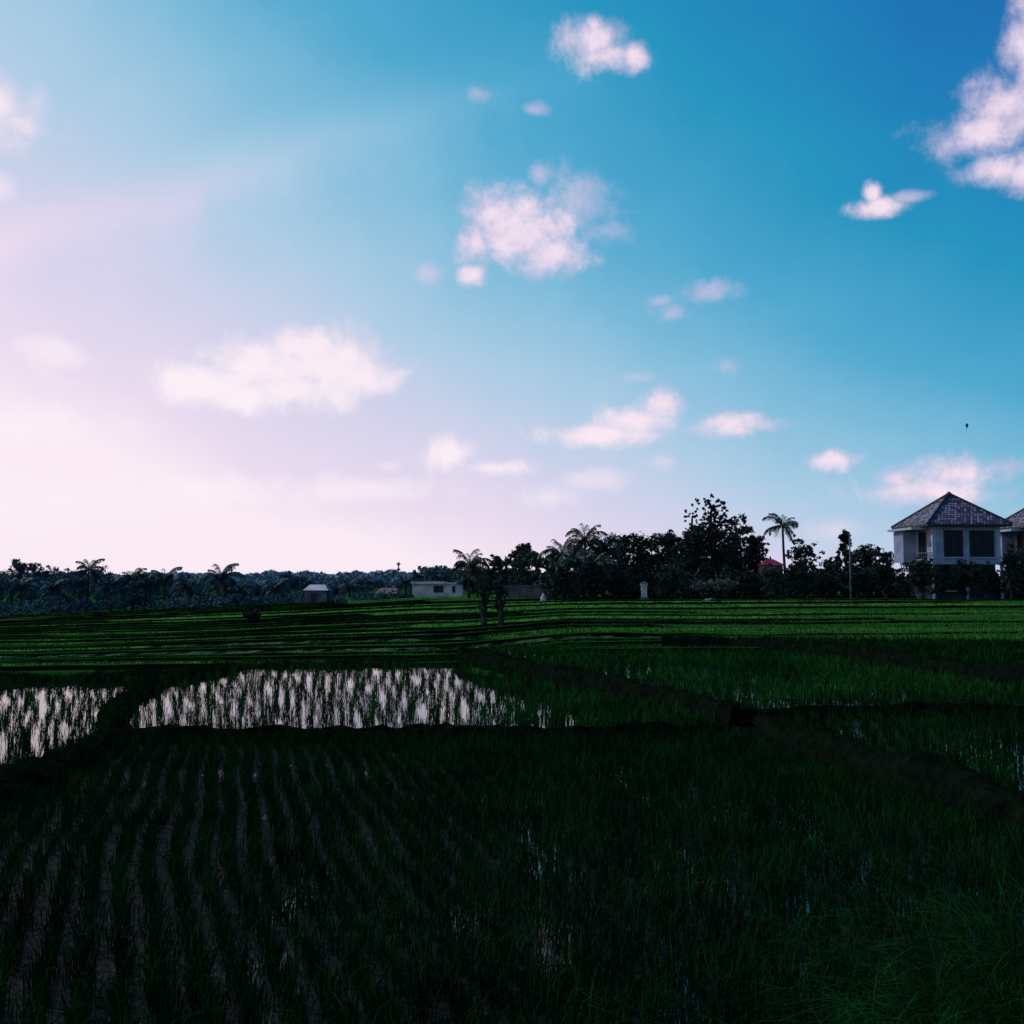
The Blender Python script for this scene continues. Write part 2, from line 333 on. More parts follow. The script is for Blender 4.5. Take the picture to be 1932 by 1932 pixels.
def bz(x,y): return 1.1*(1-sm(1.2,4.2,y+.12*np.sin(x*1.7)))-.12+.95*np.exp(-((x-2.4)/.95)**2-((y-4.5)/.8)**2)
BZ=bz(BX,BY)+.03*rng.normal(size=BX.shape)
ii=np.arange(BX.size).reshape(BX.shape); fq=np.stack([ii[:-1,:-1],ii[:-1,1:],ii[1:,1:],ii[1:,:-1]],-1).reshape(-1,4)
me=tri_mesh('near_bank',np.stack([BX,BY,BZ],-1).reshape(-1,3),fq,M['riser'],n=4); props(link('near_bank',me),kind='structure')
def longgrass(pts,B,h,seed,w=.006,dirb=None):
    r=np.random.default_rng(seed); V=[];Fc=[];k=0
    for (x,y,z) in pts:
        az0=r.random()*6.28 if dirb is None else dirb+r.normal()*.5
        for b_ in range(B):
            a=r.normal()*(1.3 if dirb is None else .8)+az0; L_=h*r.uniform(.55,1.3); ln=r.uniform(.25,1.2); pos=np.array([x+r.normal()*.05,y+r.normal()*.05,z]); el=PI/2-r.uniform(.1,.6); st=L_/9
            pa=a+PI/2
            for i in range(10):
                ww=w*(1-i/9.6)*.5+.0008; V.append(pos+np.array([math.cos(pa)*ww,math.sin(pa)*ww,0])); V.append(pos-np.array([math.cos(pa)*ww,math.sin(pa)*ww,0]))
                pos=pos+st*np.array([math.cos(a)*math.cos(el),math.sin(a)*math.cos(el),math.sin(el)]); el-=ln*2.2/9*(.4+i/6)
                if i<9: q=k+2*i; Fc.append((q,q+1,q+3)); Fc.append((q,q+3,q+2))
            k+=20
    return np.array(V),np.array(Fc)
pts=[]
for _ in range(150):
    x=2.1+rng.normal()*.42; y=4.5+rng.normal()*.42
    if x>1.35: pts.append((x,y,float(bz(x,y))-.02))
v,f_=longgrass(pts,9,.95,31,.006,math.radians(150)); props(link('tall_grass',tri_mesh('tall_grass',v,f_,M['tall'])),'long arching wild grass on the near bank at lower right','grass',kind='stuff')
pts=[]
for _ in range(34):
    x=rng.uniform(-2.0,1.7); y=rng.uniform(4.5,5.4); pts.append((x,y,float(bz(x,y))))
v,f_=longgrass(pts,5,1.0,32,.005); props(link('verge_grass',tri_mesh('verge_grass',v,f_,M['grass'])),'thin dark grass blades poking up along the bottom edge','grass',kind='stuff')
# ------------------------------------------------------------ trees
def leaves(blobs,n,size,seed,clump=.16,shell=.5):
    r=np.random.default_rng(abs(seed)); vol=np.array([b[3]*b[4]*b[5] for b in blobs])**.67; pr=vol/vol.sum()
    nc=max(14,int(n/24)); bi=r.choice(len(blobs),nc,p=pr); Bk=np.array(blobs)[bi]
    d=r.normal(size=(nc,3)); d/=np.linalg.norm(d,axis=1)[:,None]; rad=(shell+(1.03-shell)*r.random(nc)**.6)[:,None]
    c=Bk[:,:3]+d*rad*Bk[:,3:6]; cs=clump*np.mean([b[3] for b in blobs])*r.uniform(.6,1.7,nc)
    ci=r.integers(0,nc,n); p=c[ci]+r.normal(size=(n,3))*cs[ci][:,None]*np.array([1,1,.75])
    u=r.normal(size=(n,3)); u/=np.linalg.norm(u,axis=1)[:,None]; w=r.normal(size=(n,3)); w=np.cross(u,w); w/=np.linalg.norm(w,axis=1)[:,None]
    s=(size*r.uniform(.5,1.4,n))[:,None]
    V=np.stack([p-u*s,p+w*s*.45,p+u*s,p-w*s*.45],1).reshape(-1,3)
    i=np.arange(n)*4; return V,np.stack([i,i+1,i+2,i+3],-1)
def tree(px,top,wpx,Y,style,label,leafm='leafD',name='broadleaf_tree',group=None,seed=0,n=2600,base=None,sz=1.):
    x,_,zt=AT(px,top,Y); zb=float(H(x,Y)) if base is None else base
    h=zt-zb; w=wpx/W/F*Y/2; r=random.Random(seed*77+int(px))
    root=empty(name,(x,Y,zb),label,'shrub' if name=='shrub' else 'tree',group)
    bl=[]
    if style=='round':
        cz=h*.6; bl.append((0,0,cz,w*.68,w*.68,h*.30)); bl.append((0,0,h*.36,w*.7,w*.6,h*.24))
        for k in range(12):
            a=r.random()*6.28; q=r.uniform(.35,.8)*w; bl.append((math.cos(a)*q,math.sin(a)*q,cz+r.uniform(-.3,.32)*h,w*r.uniform(.18,.40),w*.33,h*r.uniform(.07,.15)))
    elif style=='low':
        for k in range(9):
            a=r.random()*6.28; q=r.uniform(0,.72)*w; bl.append((math.cos(a)*q,math.sin(a)*q*.8,h*r.uniform(.3,.72),w*r.uniform(.25,.45),w*.35,h*r.uniform(.2,.3)))
        bl.append((0,0,h*.72,w*.3,w*.3,h*.27))
    elif style=='spiky':
        for k in range(34):
            a=r.random()*6.28; lv=r.random(); q=w*(1-.45*lv)*r.uniform(.1,.9); z=h*(.25+.58*lv)
            bl.append((math.cos(a)*q,math.sin(a)*q,z,w*.11,w*.11,h*r.uniform(.06,.14)))
        bl.append((0,0,h*.5,w*.55,w*.5,h*.30))
        for k,(ox,oz) in enumerate([(0,.9),(.34,.84),(-.42,.83),(.15,.86),(-.2,.85),(.6,.72)]): bl.append((w*ox,0,h*oz,w*.07,w*.1,h*.10))
    elif style=='airy':
        for k in range(11):
            a=r.random()*6.28; q=r.uniform(.1,.8)*w; bl.append((math.cos(a)*q,math.sin(a)*q,h*r.uniform(.5,.92),w*r.uniform(.16,.3),w*.22,h*r.uniform(.05,.1)))
    size=max(.09,Y*.0015)*sz
    v,f_=leaves(bl,n,size,seed+int(px),clump=.13 if style!='airy' else .2)
    v[:,2]=np.maximum(v[:,2],.05)
    link('crown',tri_mesh('crown',v,f_,M[leafm],n=4),root)
    mb=MB(); tr=max(.08,h*.028); hh=h*(.6 if style in('round','airy') else .45 if style=='low' else .85)
    mb.tube([(0,0,-.2),(tr*.6,0,hh*.35),(-tr*.4,tr,hh*.7),(0,0,hh)],[tr*1.2,tr*.9,tr*.7,tr*.3])
    for b_ in bl[:9]:
        mb.tube([(0,0,hh*.45),(b_[0]*.5,b_[1]*.5,(hh*.5+b_[2])*.5+.02),(b_[0],b_[1],b_[2])],[tr*.45,tr*.3,tr*.1],5)
    mb.build('trunk',M['bark'],root,smooth=True); return root
ELS=[1.3,.95,.5,-.15]; TRN=[1.5,1.9,2.0,1.3]
def frond_geo(q,seed,lw=.05):
    r=np.random.default_rng(seed); V=[];Fc=[]; pos=np.array([0,0,0.]); el=ELS[q]; st=1./20; k=0; prev=None
    for i in range(21):
        w=.02*(1-i/22)
        V+= [pos+np.array([0,w,0]),pos-np.array([0,w,0])]
        if i: Fc.append((prev,prev+1,k+1,k))
        prev=k; k+=2
        if i>1:
            ll=.27*math.sin(PI*min(1,(i+2)/23.5))**.6
            for sgn in(-1,1):
                for t in(0,.5):
                    qq=pos+t*st*np.array([math.cos(el),0,math.sin(el)])
                    sw=r.uniform(.3,.7); dz=-r.uniform(.25,1.05)*ll; e=qq+np.array([ll*sw*math.cos(el),sgn*ll*.65,dz+ll*sw*math.sin(el)])
                    V+=[qq,qq+np.array([lw,0,0]),e+np.array([lw*.3,0,0]),e]; Fc.append((k,k+1,k+2,k+3)); k+=4
        pos=pos+st*np.array([math.cos(el),0,math.sin(el)]); el-=TRN[q]/20*(.5+i/20)
    return V,Fc
frond_cache={}
def frond_mesh(q,matn,s):
    if (q,matn,s) not in frond_cache:
        V,Fc=frond_geo(q,q+10*s,.035); me=bpy.data.meshes.new('frond'); me.from_pydata([tuple(p) for p in V],[],Fc); me.materials.append(M[matn]); me.update(); frond_cache[(q,matn,s)]=me
    return frond_cache[(q,matn,s)]
def palm(px,top,wpx,Y,label,near=True,matn='palm',group=None,seed=0,nf=27,lean=.03):
    x,_,zt=AT(px,top,Y); zb=float(H(x,Y)); L_=wpx/W/F*Y/2*1.2; h=(zt-zb)-L_*.72; r=random.Random(seed+int(px))
    root=empty('coconut_palm' if near else 'palm_tree',(x,Y,zb),label,'palm tree',group)
    mb=MB(); lx=h*lean*r.uniform(-1,1)
    mb.tube([(-lx*1.5,0,-.2),(-lx,0,h*.3),(-lx*.3,0,h*.7),(0,0,h)],[.22,.16,.13,.12]); mb.build('trunk',M['bark'],root,smooth=True)
    V=[];Fc=[]
    for i in range(nf):
        a=i*2.399+r.uniform(-.35,.35); q=min(3,int(i/nf*4)); sc=L_*r.uniform(.7,1.15)
        if near:
            o=link('frond',frond_mesh(q,matn,i%3),root,(0,0,h)); o.rotation_euler=(r.uniform(-.3,.3),r.uniform(-.3,.25),a); o.scale=(sc,)*3
        else:
            v,f_=frond_geo(q,q+i,.06); ca,sa=math.cos(a),math.sin(a); k=len(V)
            V+=[(sc*(p[0]*ca-p[1]*sa),sc*(p[0]*sa+p[1]*ca),h+sc*p[2]) for p in v]; Fc+=[tuple(j+k for j in t) for t in f_]
    if not near:
        me=bpy.data.meshes.new('crown'); me.from_pydata(V,[],Fc); me.materials.append(M[matn]); me.update(); link('crown',me,root)
    return root
GR='trees behind the right hand fields'
for a_ in [(1163,1018,96,127,'dark low tree touching the rightmost coconut palm of the cluster',4500),
(1195,996,104,129,'dark rounded tree just right of the coconut palm cluster',6500),
(1243,990,116,126,'dark rounded tree at the middle of the dense grove',7500),
(1286,1002,90,123,'smaller dark tree tucked against the left side of the tall spiky tree',5500)]:
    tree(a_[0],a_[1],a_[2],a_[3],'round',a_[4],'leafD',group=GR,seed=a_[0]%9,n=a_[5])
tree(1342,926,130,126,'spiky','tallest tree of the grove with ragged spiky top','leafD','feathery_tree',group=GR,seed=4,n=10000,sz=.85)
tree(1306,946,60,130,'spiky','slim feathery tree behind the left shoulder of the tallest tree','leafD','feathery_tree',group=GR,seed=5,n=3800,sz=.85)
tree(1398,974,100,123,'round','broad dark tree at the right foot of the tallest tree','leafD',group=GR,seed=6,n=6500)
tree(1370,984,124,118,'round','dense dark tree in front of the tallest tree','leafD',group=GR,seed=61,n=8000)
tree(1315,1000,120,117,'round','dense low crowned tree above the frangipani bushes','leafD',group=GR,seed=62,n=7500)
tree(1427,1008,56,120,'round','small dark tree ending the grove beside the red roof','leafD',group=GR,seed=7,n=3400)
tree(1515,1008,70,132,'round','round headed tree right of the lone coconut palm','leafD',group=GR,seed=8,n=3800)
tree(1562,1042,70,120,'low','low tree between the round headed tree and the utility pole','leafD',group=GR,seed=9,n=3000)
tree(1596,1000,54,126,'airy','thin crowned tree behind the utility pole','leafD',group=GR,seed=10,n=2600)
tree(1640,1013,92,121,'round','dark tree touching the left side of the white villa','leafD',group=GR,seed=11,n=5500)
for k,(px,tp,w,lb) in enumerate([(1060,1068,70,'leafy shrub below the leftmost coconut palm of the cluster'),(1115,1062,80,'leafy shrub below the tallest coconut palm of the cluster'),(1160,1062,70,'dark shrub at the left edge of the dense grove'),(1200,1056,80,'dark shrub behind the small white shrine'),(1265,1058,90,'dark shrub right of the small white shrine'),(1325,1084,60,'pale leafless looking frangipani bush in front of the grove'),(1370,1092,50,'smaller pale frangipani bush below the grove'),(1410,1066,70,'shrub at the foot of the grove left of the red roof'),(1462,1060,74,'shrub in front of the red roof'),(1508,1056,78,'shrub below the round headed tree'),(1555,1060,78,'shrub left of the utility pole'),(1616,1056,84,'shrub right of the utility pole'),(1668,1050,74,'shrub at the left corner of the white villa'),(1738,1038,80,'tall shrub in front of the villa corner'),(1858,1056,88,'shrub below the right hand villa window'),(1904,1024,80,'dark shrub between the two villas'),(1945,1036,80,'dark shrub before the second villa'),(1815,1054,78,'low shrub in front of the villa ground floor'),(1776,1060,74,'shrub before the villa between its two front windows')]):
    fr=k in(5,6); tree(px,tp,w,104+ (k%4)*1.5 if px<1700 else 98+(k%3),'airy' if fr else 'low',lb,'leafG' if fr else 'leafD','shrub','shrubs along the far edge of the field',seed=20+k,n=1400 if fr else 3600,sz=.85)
PG='coconut palms in the cluster left of the grove'
palm(1104,988,84,112,'tallest coconut palm of the cluster left of the dense grove',group=PG,seed=1)
palm(1060,1012,84,110,'leftmost coconut palm of the cluster, over leafy shrubs',group=PG,seed=2)
palm(1140,1004,76,113,'rightmost coconut palm of the cluster, touching the grove',group=PG,seed=3)
palm(1084,1034,70,107,'short coconut palm in the middle of the cluster',group=PG,seed=4)
palm(1122,1038,70,106,'short coconut palm under the tallest one',group=PG,seed=5)
palm(1476,964,66,118,'lone coconut palm with bare trunk against the sky left of the villa',seed=6,nf=20)
GL='trees left of and behind the coconut palms'
tree(1050,1044,90,124,'round','leafy tree behind the leftmost coconut palm of the cluster','leafD',seed=38,n=5000,group=GL)
tree(1116,1040,104,124,'round','leafy tree behind the tallest coconut palm of the cluster','leafD',seed=39,n=6500,group=GL)
tree(984,1014,70,135,'airy','open crowned tree above the grey block wall','leafM',seed=31,n=3200,group=GL)
tree(990,1040,84,133,'round','leafy tree below the open crowned tree','leafM',seed=36,n=4600,group=GL)
tree(938,1046,70,138,'round','small round tree left of the open crowned tree','leafM',seed=32,n=3800,group=GL)
palm(886,1038,76,135,'coconut palm above the right end of the low white building',seed=33)
tree(900,1060,96,142,'low','bushy tree behind the coconut palm by the white building','leafM',seed=35,n=4000,group=GL)
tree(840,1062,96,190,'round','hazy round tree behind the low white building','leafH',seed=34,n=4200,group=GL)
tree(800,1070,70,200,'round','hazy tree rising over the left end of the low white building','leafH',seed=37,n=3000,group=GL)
ords=['first','second','third','fourth','fifth','sixth','seventh','eighth','ninth','tenth','eleventh','twelfth','thirteenth','fourteenth','fifteenth','sixteenth','seventeenth','eighteenth','nineteenth','twentieth']
LB=[(-60,1062,110,170),(-10,1070,100,150),(22,1058,74,185),(54,1050,70,195),(95,1068,96,180),(128,1088,96,150),(155,1070,104,185),(195,1064,94,165),(236,1090,88,150),(285,1076,84,190),(330,1090,90,160),(385,1088,94,158),(440,1104,80,150),(500,1100,76,165),(545,1078,68,200),(590,1096,80,190),(640,1096,70,190),(690,1094,66,200)]
for i,(px,tp,w,Y) in enumerate(LB):
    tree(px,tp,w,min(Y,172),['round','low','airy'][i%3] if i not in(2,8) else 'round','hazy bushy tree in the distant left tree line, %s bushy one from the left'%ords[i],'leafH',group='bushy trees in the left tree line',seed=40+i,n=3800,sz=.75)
LP=[(168,1052,60,190),(40,1086,60,148),(100,1090,56,146),(212,1080,62,150),(250,1070,56,178),(276,1078,50,172),(312,1068,66,165),(352,1082,64,150),(416,1062,74,148),(448,1092,56,150),(520,1090,52,165),(612,1092,46,175),(660,1090,46,175),(765,1082,44,175)]
for i,(px,tp,w,Y) in enumerate(sorted(LP)):
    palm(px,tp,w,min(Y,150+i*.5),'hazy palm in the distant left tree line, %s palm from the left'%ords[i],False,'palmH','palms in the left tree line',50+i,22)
def mass(name,label,pxs,topf,Yf,n,size,m_,seed):
    r=np.random.default_rng(seed)
    px=r.uniform(pxs[0],pxs[1],n); Y=Yf(px,r.random(n)); X=(px-966)/W/F*Y*1.0
    zb=H(X,Y); zt=CAMZ+(HZ-topf(px))/W/F*Y; z=zb+(zt-zb).clip(.3)*r.random(n)**.7
    p=np.stack([X,Y,z],-1); u=r.normal(size=(n,3)); u/=np.linalg.norm(u,axis=1)[:,None]; w=np.cross(u,r.normal(size=(n,3))); w/=np.linalg.norm(w,axis=1)[:,None]
    s=size*r.uniform(.5,1.4,(n,1)); v=np.stack([p-u*s,p+w*s*.6,p+u*s,p-w*s*.6],1).reshape(-1,3); i=np.arange(n)*4
    props(link(name,tri_mesh(name,v,np.stack([i,i+1,i+2,i+3],-1),M[m_],n=4)),label,'woodland' if 'wood' in name else 'undergrowth',kind='stuff')
bump=lambda px,a,s:a*(np.sin(px*.031*s+1)+np.sin(px*.083*s)+.7*np.sin(px*.19*s+2)+.5*np.sin(px*.41*s))
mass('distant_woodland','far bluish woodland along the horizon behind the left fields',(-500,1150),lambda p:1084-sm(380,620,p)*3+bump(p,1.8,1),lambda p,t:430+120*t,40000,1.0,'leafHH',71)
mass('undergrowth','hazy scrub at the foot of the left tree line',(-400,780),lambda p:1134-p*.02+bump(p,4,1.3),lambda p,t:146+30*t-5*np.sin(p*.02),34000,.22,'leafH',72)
mass('hedge_undergrowth','dark scrub along the far edge of the right hand field',(1030,2300),lambda p:1080+bump(p,6,1.7),lambda p,t:109+9*t,34000,.19,'leafD',73)
for (px,tp,lb,sd) in((912,1082,'left one of two slender leafy trees standing alone in the rice field',1),(944,1090,'right one of two slender leafy trees standing alone in the rice field',2)):
    Y=56.; x,_,zt=AT(px,tp,Y); zb=float(H(x,Y)); h=zt-zb; r=random.Random(sd)
    root=empty('field_tree',(x,Y,zb),lb,'tree','two slender trees in the rice field')
    bl=[(r.uniform(-.12,.12),r.uniform(-.2,.2),h*t,r.uniform(.12,.28),.22,h*.08) for t in(.36,.44,.52,.6,.68,.76,.84,.92)]+[(.26,0,h*.66,.17,.2,.2),(-.22,0,h*.86,.17,.2,.2)]
    v,f_=leaves(bl,1500,.06,80+sd,clump=.4); link('crown',tri_mesh('crown',v,f_,M['leafD'],n=4),root)
    mb=MB(); mb.tube([(0,0,-.1),(.05,0,h*.2),(-.04,0,h*.5),(0,0,h*.85)],[.17,.14,.12,.05],8); mb.tube([(0,0,h*.3),(.2,0,h*.5),(.26,0,h*.66)],[.09,.06,.03],6); mb.tube([(0,0,h*.5),(-.2,0,h*.7),(-.22,0,h*.86)],[.07,.05,.02],6)
    mb.build('trunk',M['bark'],root,smooth=True)
tree(477,1146,44,74,'low','lone small shrub on a terrace bund in the left fields','leafD','shrub',seed=90,n=1300)
tree(293,1222,20,44,'low','tiny dark shrub on the bund at the left','leafD','shrub',seed=91,n=300)
# ------------------------------------------------------------ villas
def hip_roof(a,b,z0,z1):
    me=bpy.data.meshes.new('roof'); t=.22
    V=[(-a,-b,z0),(a,-b,z0),(a,b,z0),(-a,b,z0),(0,0,z1),(-a,-b,z0-t),(a,-b,z0-t),(a,b,z0-t),(-a,b,z0-t)]
    Fc=[(0,1,4),(1,2,4),(2,3,4),(3,0,4),(0,5,6,1),(1,6,7,2),(2,7,8,3),(3,8,5,0),(5,8,7,6)]
    me.from_pydata(V,[],Fc); me.materials.append(M['tile']); me.materials.append(M['frame'])
    uv=me.uv_layers.new(name='UVMap'); sl=math.hypot(1,(z1-z0)/b)
    for p in me.polygons:
        if p.index>3: p.material_index=1
        for li in p.loop_indices:
            v=me.vertices[me.loops[li].vertex_index].co
            if p.index in(0,2): uv.data[li].uv=(v.x,abs(v.y)*sl)
            else: uv.data[li].uv=(v.y,abs(v.x)*sl)
    me.update(); return me
def window(root,name,x0,x1,z0,z1,face,off,mull=2):
    def bx(mb,u0,u1,v0,v1,d0,d1,mi=0):
        if face=='F': mb.box((u0,off-d1,v0),(u1,off-d0,v1),mi)
        else: mb.box((off-d1,u0,v0),(off-d0,u1,v1),mi)
    mb=MB(); t=.11
    bx(mb,x0,x1,z0,z0+t,.004,.09); bx(mb,x0,x1,z1-t,z1,.004,.09); bx(mb,x0,x0+t,z0+t,z1-t,.004,.09); bx(mb,x1-t,x1,z0+t,z1-t,.004,.09)
    for k in range(1,mull):
        c=x0+(x1-x0)*k/mull; bx(mb,c-.05,c+.05,z0+t,z1-t,.02,.085)
    o=mb.build(name,M['frame'],root)
    g=MB(); bx(g,x0+t,x1-t,z0+t,z1-t,.005,.018); g.build('pane',M['glass'],o)
    s=MB(); bx(s,x0-.12,x1+.12,z0-.12,z0-.003,.004,.2); s.build('sill',M['whitetrim'],o)
def villa(loc,rz,label):
    root=empty('villa',loc,label,'house','two tile roofed villas',rz)
    a=3.25; s1=3.35; top=7.0; ov=.85
    mb=MB(); mb.box((-a,-a,s1+.25),(a,a,top)); mb.box((-a-1.2,.6,s1+.25),(-a-.003,a-.4,top-.35)); mb.build('upper_wall',M['white'],root)
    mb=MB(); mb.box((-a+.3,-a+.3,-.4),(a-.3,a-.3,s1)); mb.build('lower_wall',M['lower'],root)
    mb=MB(); mb.box((-a-.35,-a-.5,s1+.003),(a+.25,a+.2,s1+.247)); mb.build('floor_slab',M['white'],root)
    mb=MB(); mb.box((-a-1.6,-2.2,top-.3),(-a-.003,a+.1,top-.08)); mb.build('canopy',M['whitetrim'],root)
    rf=link('roof',hip_roof(a+ov,a+ov,top+.17,top+3.3),root)
    mb=MB()
    for sx in(-1,1):
        for sy in(-1,1): mb.tube([(sx*(a+ov+.02),sy*(a+ov+.02),top+.2),(0,0,top+3.35)],[.12,.12],6)
    mb.build('ridge_tiles',M['tile'],rf); mb=MB(); mb.tube([(0,0,top+3.2),(0,0,top+3.4),(0,0,top+3.55)],[.2,.22,.04],8); mb.build('finial',M['stone'],rf)
    mb=MB(); mb.box((-a-.1,-a-.1,top-.02),(a+.1,a+.1,top+.12)); mb.build('eaves_beam',M['frame'],root)
    window(root,'window',-2.2,-.35,s1+.7,top-.4,'F',-a,2); window(root,'window',.3,2.7,s1+.7,top-.4,'F',-a,3)
    window(root,'window',-1.9,-.3,s1+.55,top-.5,'L',-a,2)
    for bxx in((-a-.06,-a+.28),(a-.28,a+.06)):
        mb=MB(); mb.box((bxx[0],-a-.06,s1+.25),(bxx[1],-a+.28,top-.03)); mb.build('corner_pillar',M['whitetrim'],root)
    window(root,'window',-2.1,-.9,.9,2.7,'F',-a+.3,2)
    d=MB(); d.box((.2,-a+.2,-.1),(1.3,-a+.295,2.2)); dr=d.build('door',M['frame'],root); k=MB(); k.tube([(.35,-a+.1,1.),(.35,-a+.1,1.2)],[.03,.03],6); k.build('handle',M['metal'],dr)
    for x in(-a-.1,-.1,a):
        p=MB(); p.tube([(x,-a-.3,-.3),(x,-a-.3,.1),(x,-a-.3,s1)],[.2,.15,.15],8); p.build('column',M['white'],root)
    mb=MB()
    for y in np.arange(-a-.3,.5,.45): mb.tube([(-a-.28,y,s1+.25),(-a-.28,y,s1+1.1)],[.025,.025],5)
    mb.tube([(-a-.28,-a-.3,s1+1.12),(-a-.28,.5,s1+1.12)],[.04,.04],6); mb.build('balcony_railing',M['metal'],root)
    return root
hz=float(H(43,107))
villa((42.8,107.2,hz),math.radians(4),'white two storey villa with hipped tile roof at the right of the field')
villa((54.9,112.5,hz+.1),math.radians(2),'second villa cut off by the right edge of the picture')
def cottage(px0,px1,pt,Y,wallm,roofm,label,name='cottage',style='flat'):
    x0=AT(px0,pt,Y)[0];x1=AT(px1,pt,Y)[0];zt=AT(px0,pt,Y)[2]; cx=(x0+x1)/2; zb=float(H(cx,Y)); w=(x1-x0)/2; h=zt-zb
    root=empty(name,(cx,Y,zb),label,'building'); d=w*.8
    if style=='flat':
        mb=MB(); mb.box((-w,0,-.5),(w,2*d,h-.35)); mb.build('wall',M[wallm],root)
        mb=MB(); mb.box((-w*1.04,-.6,h-.345),(w*.3,2*d,h)); mb.box((w*.303,-.2,h-.345),(w*.56,2*d,h-.15)); mb.build('roof',M['pale'],root)
        mb=MB(); mb.add([(w*.56,-.3,h-.34),(w*1.1,-.3,h-.34),(w*.98,-.3,h+.35),(w*.56,2*d,h-.34),(w*1.1,2*d,h-.34),(w*.98,2*d,h+.35)],[(0,1,2),(5,4,3),(0,2,5,3),(1,4,5,2),(0,3,4,1)]); mb.build('stair_roof',M['pale'],root)
        for (q0,q1) in((-.15,.25),(.6,.72)):
            mb=MB(); mb.box((w*q0,-.05,h*.3),(w*q1,-.004,h-.6)); mb.build('window',M['lower'],root)
    else:
        zr=h-max(.35,min(.9,w*.45))
        mb=MB(); mb.box((-w*.85,0,-.5),(w*.85,w*1.5,zr)); mb.build('wall',M[wallm],root)
        mb=MB(); mb.add([(-w,-.3,zr),(w,-.3,zr),(w,w*1.7,zr),(-w,w*1.7,zr),(-w*.6,w*.7,h),(w*.6,w*.7,h)],[(0,1,5,4),(1,2,5),(2,3,4,5),(3,0,4),(3,2,1,0)]); mb.build('roof',M[roofm],root)
        mb=MB(); mb.box((-w*.4,-.06,.1),(w*.1,-.004,zr*.8)); mb.build('door',M['frame'],root)
    return root
cottage(778,872,1097,150,'pale','pale','low white flat roofed building beyond the middle of the field')
cottage(708,756,1109,145,'brown','brown','small pinkish building left of the low white building',style='hip')
cottage(572,620,1103,147,'stone','pale','small pale roofed building in the left tree line',style='hip')
x,_,zt=AT(1458,1048,113); zb=float(H(x,113)); h=zt-zb
root=empty('cottage',(x,113,zb),'small house with dull red roof between grove and lone palm','building'); w=1.2
mb=MB(); mb.box((-w*.85,0,-.4),(w*.85,2.2,h-1.)); mb.build('wall',M['brown'],root)
mb=MB(); mb.add([(-w,-.3,h-1.),(w,-.3,h-1.),(w,2.5,h-1.),(-w,2.5,h-1.),(-.3,1.1,h-.35),(.3,1.1,h-.35)],[(0,1,5,4),(1,2,5),(2,3,4,5),(3,0,4),(3,2,1,0)]); rf=mb.build('roof',M['red'],root)
mb=MB(); mb.tube([(0,1.1,h-.4),(0,1.1,h-.2),(0,1.1,h)],[.12,.1,.02],6); mb.build('finial',M['red'],rf)
mb=MB(); mb.box((-.4,-.06,.1),(.4,-.004,2.1)); mb.build('door',M['frame'],root)
x0,y0,z0=AT(955,1104,128); x1=AT(1045,1104,128)[0]; zb=float(H((x0+x1)/2,128))
root=empty('block_wall',((x0+x1)/2,128,zb),'grey block wall below the open crowned tree','wall'); w=(x1-x0)/2
mb=MB(); mb.box((-w,0,-.4),(w,.2,z0-zb-.1)); mb.build('panel',M['stone'],root); mb=MB(); mb.box((-w,-.05,z0-zb-.097),(w,.25,z0-zb)); mb.build('coping',M['stone'],root)
for k in range(5):
    mb=MB(); xk=-w+2*w*k/4; mb.box((xk-.16,-.08,-.4),(xk+.16,-.003,z0-zb-.1)); mb.build('pier',M['stone'],root)
x,_,zt=AT(1215,1096,104); zb=float(H(x,104)); h=zt-zb
root=empty('shrine',(x,104,zb),'small white shrine pillar at the field edge before the grove','shrine')
mb=MB(); mb.box((-.38,-.38,-.2),(.38,.38,h*.2)); mb.build('base',M['stone'],root)
mb=MB(); mb.box((-.26,-.26,h*.2),(.26,.26,h*.78)); mb.box((-.32,-.32,h*.78),(.32,.32,h*.86)); mb.build('pillar',M['cloth'],root)
mb=MB(); mb.add([(-.4,-.4,h*.86),(.4,-.4,h*.86),(.4,.4,h*.86),(-.4,.4,h*.86),(0,0,h)],[(0,1,4),(1,2,4),(2,3,4),(3,0,4),(3,2,1,0)]); mb.build('roof',M['stone'],root)
def pole(px,tp,Y,label,kind_=0,name='utility_pole',r0=.13):
    x,_,zt=AT(px,tp,Y); zb=float(H(x,Y)); h=zt-zb; root=empty(name,(x,Y,zb),label,'pole')
    mb=MB(); mb.tube([(0,0,-.2),(0,0,h*.5),(0,0,h)],[r0,r0*.85,r0*.65],8); mb.build('shaft',M['metal'],root,smooth=True)
    if kind_==0:
        mb=MB(); mb.tube([(0,0,h-.04),(0,0,h+.06),(0,0,h+.1)],[.09,.1,.03],8); mb.build('cap',M['metal'],root)
    else:
        for k in range(3):
            mb=MB(); mb.box((-.5,-.5,h-1-k*1.6),(.5,.5,h-.4-k*1.6)); mb.build('antenna',M['metal'],root)
pole(1603,1010,103,'tall pale utility pole left of the white villa',r0=.09)
pole(752,1060,330,'slim telecom mast on the horizon above the pinkish building',1,'telecom_mast',.28)
x,y=G(1025,1136,.75); zb=float(zk(min(len(YK)-2,max(0,int(np.searchsorted(YK,y))-1)),x))
mb=MB(); mb.tube([(0,0,-.05),(.05,0,.2),(.0,0,.5),(.02,0,.66),(.1,0,.75)],[.25,.3,.26,.12,.2],9); o=mb.build('sack',M['cloth'],loc=(x,y,zb+.0),smooth=True); props(o,'small white sack standing in the field before the coconut palms','sack')
x,y=G(1348,1142,.85); zb=float(H(x,y))+.3
V=[];Fc=[]
for i in range(9):
    for j in range(5): V.append((-1.1+i*.28,-.4+j*.25,.28*math.exp(-((i-3)/2.2)**2)*(1+.3*math.sin(i*2.+j))+.05*math.sin(i*3+j*2)))
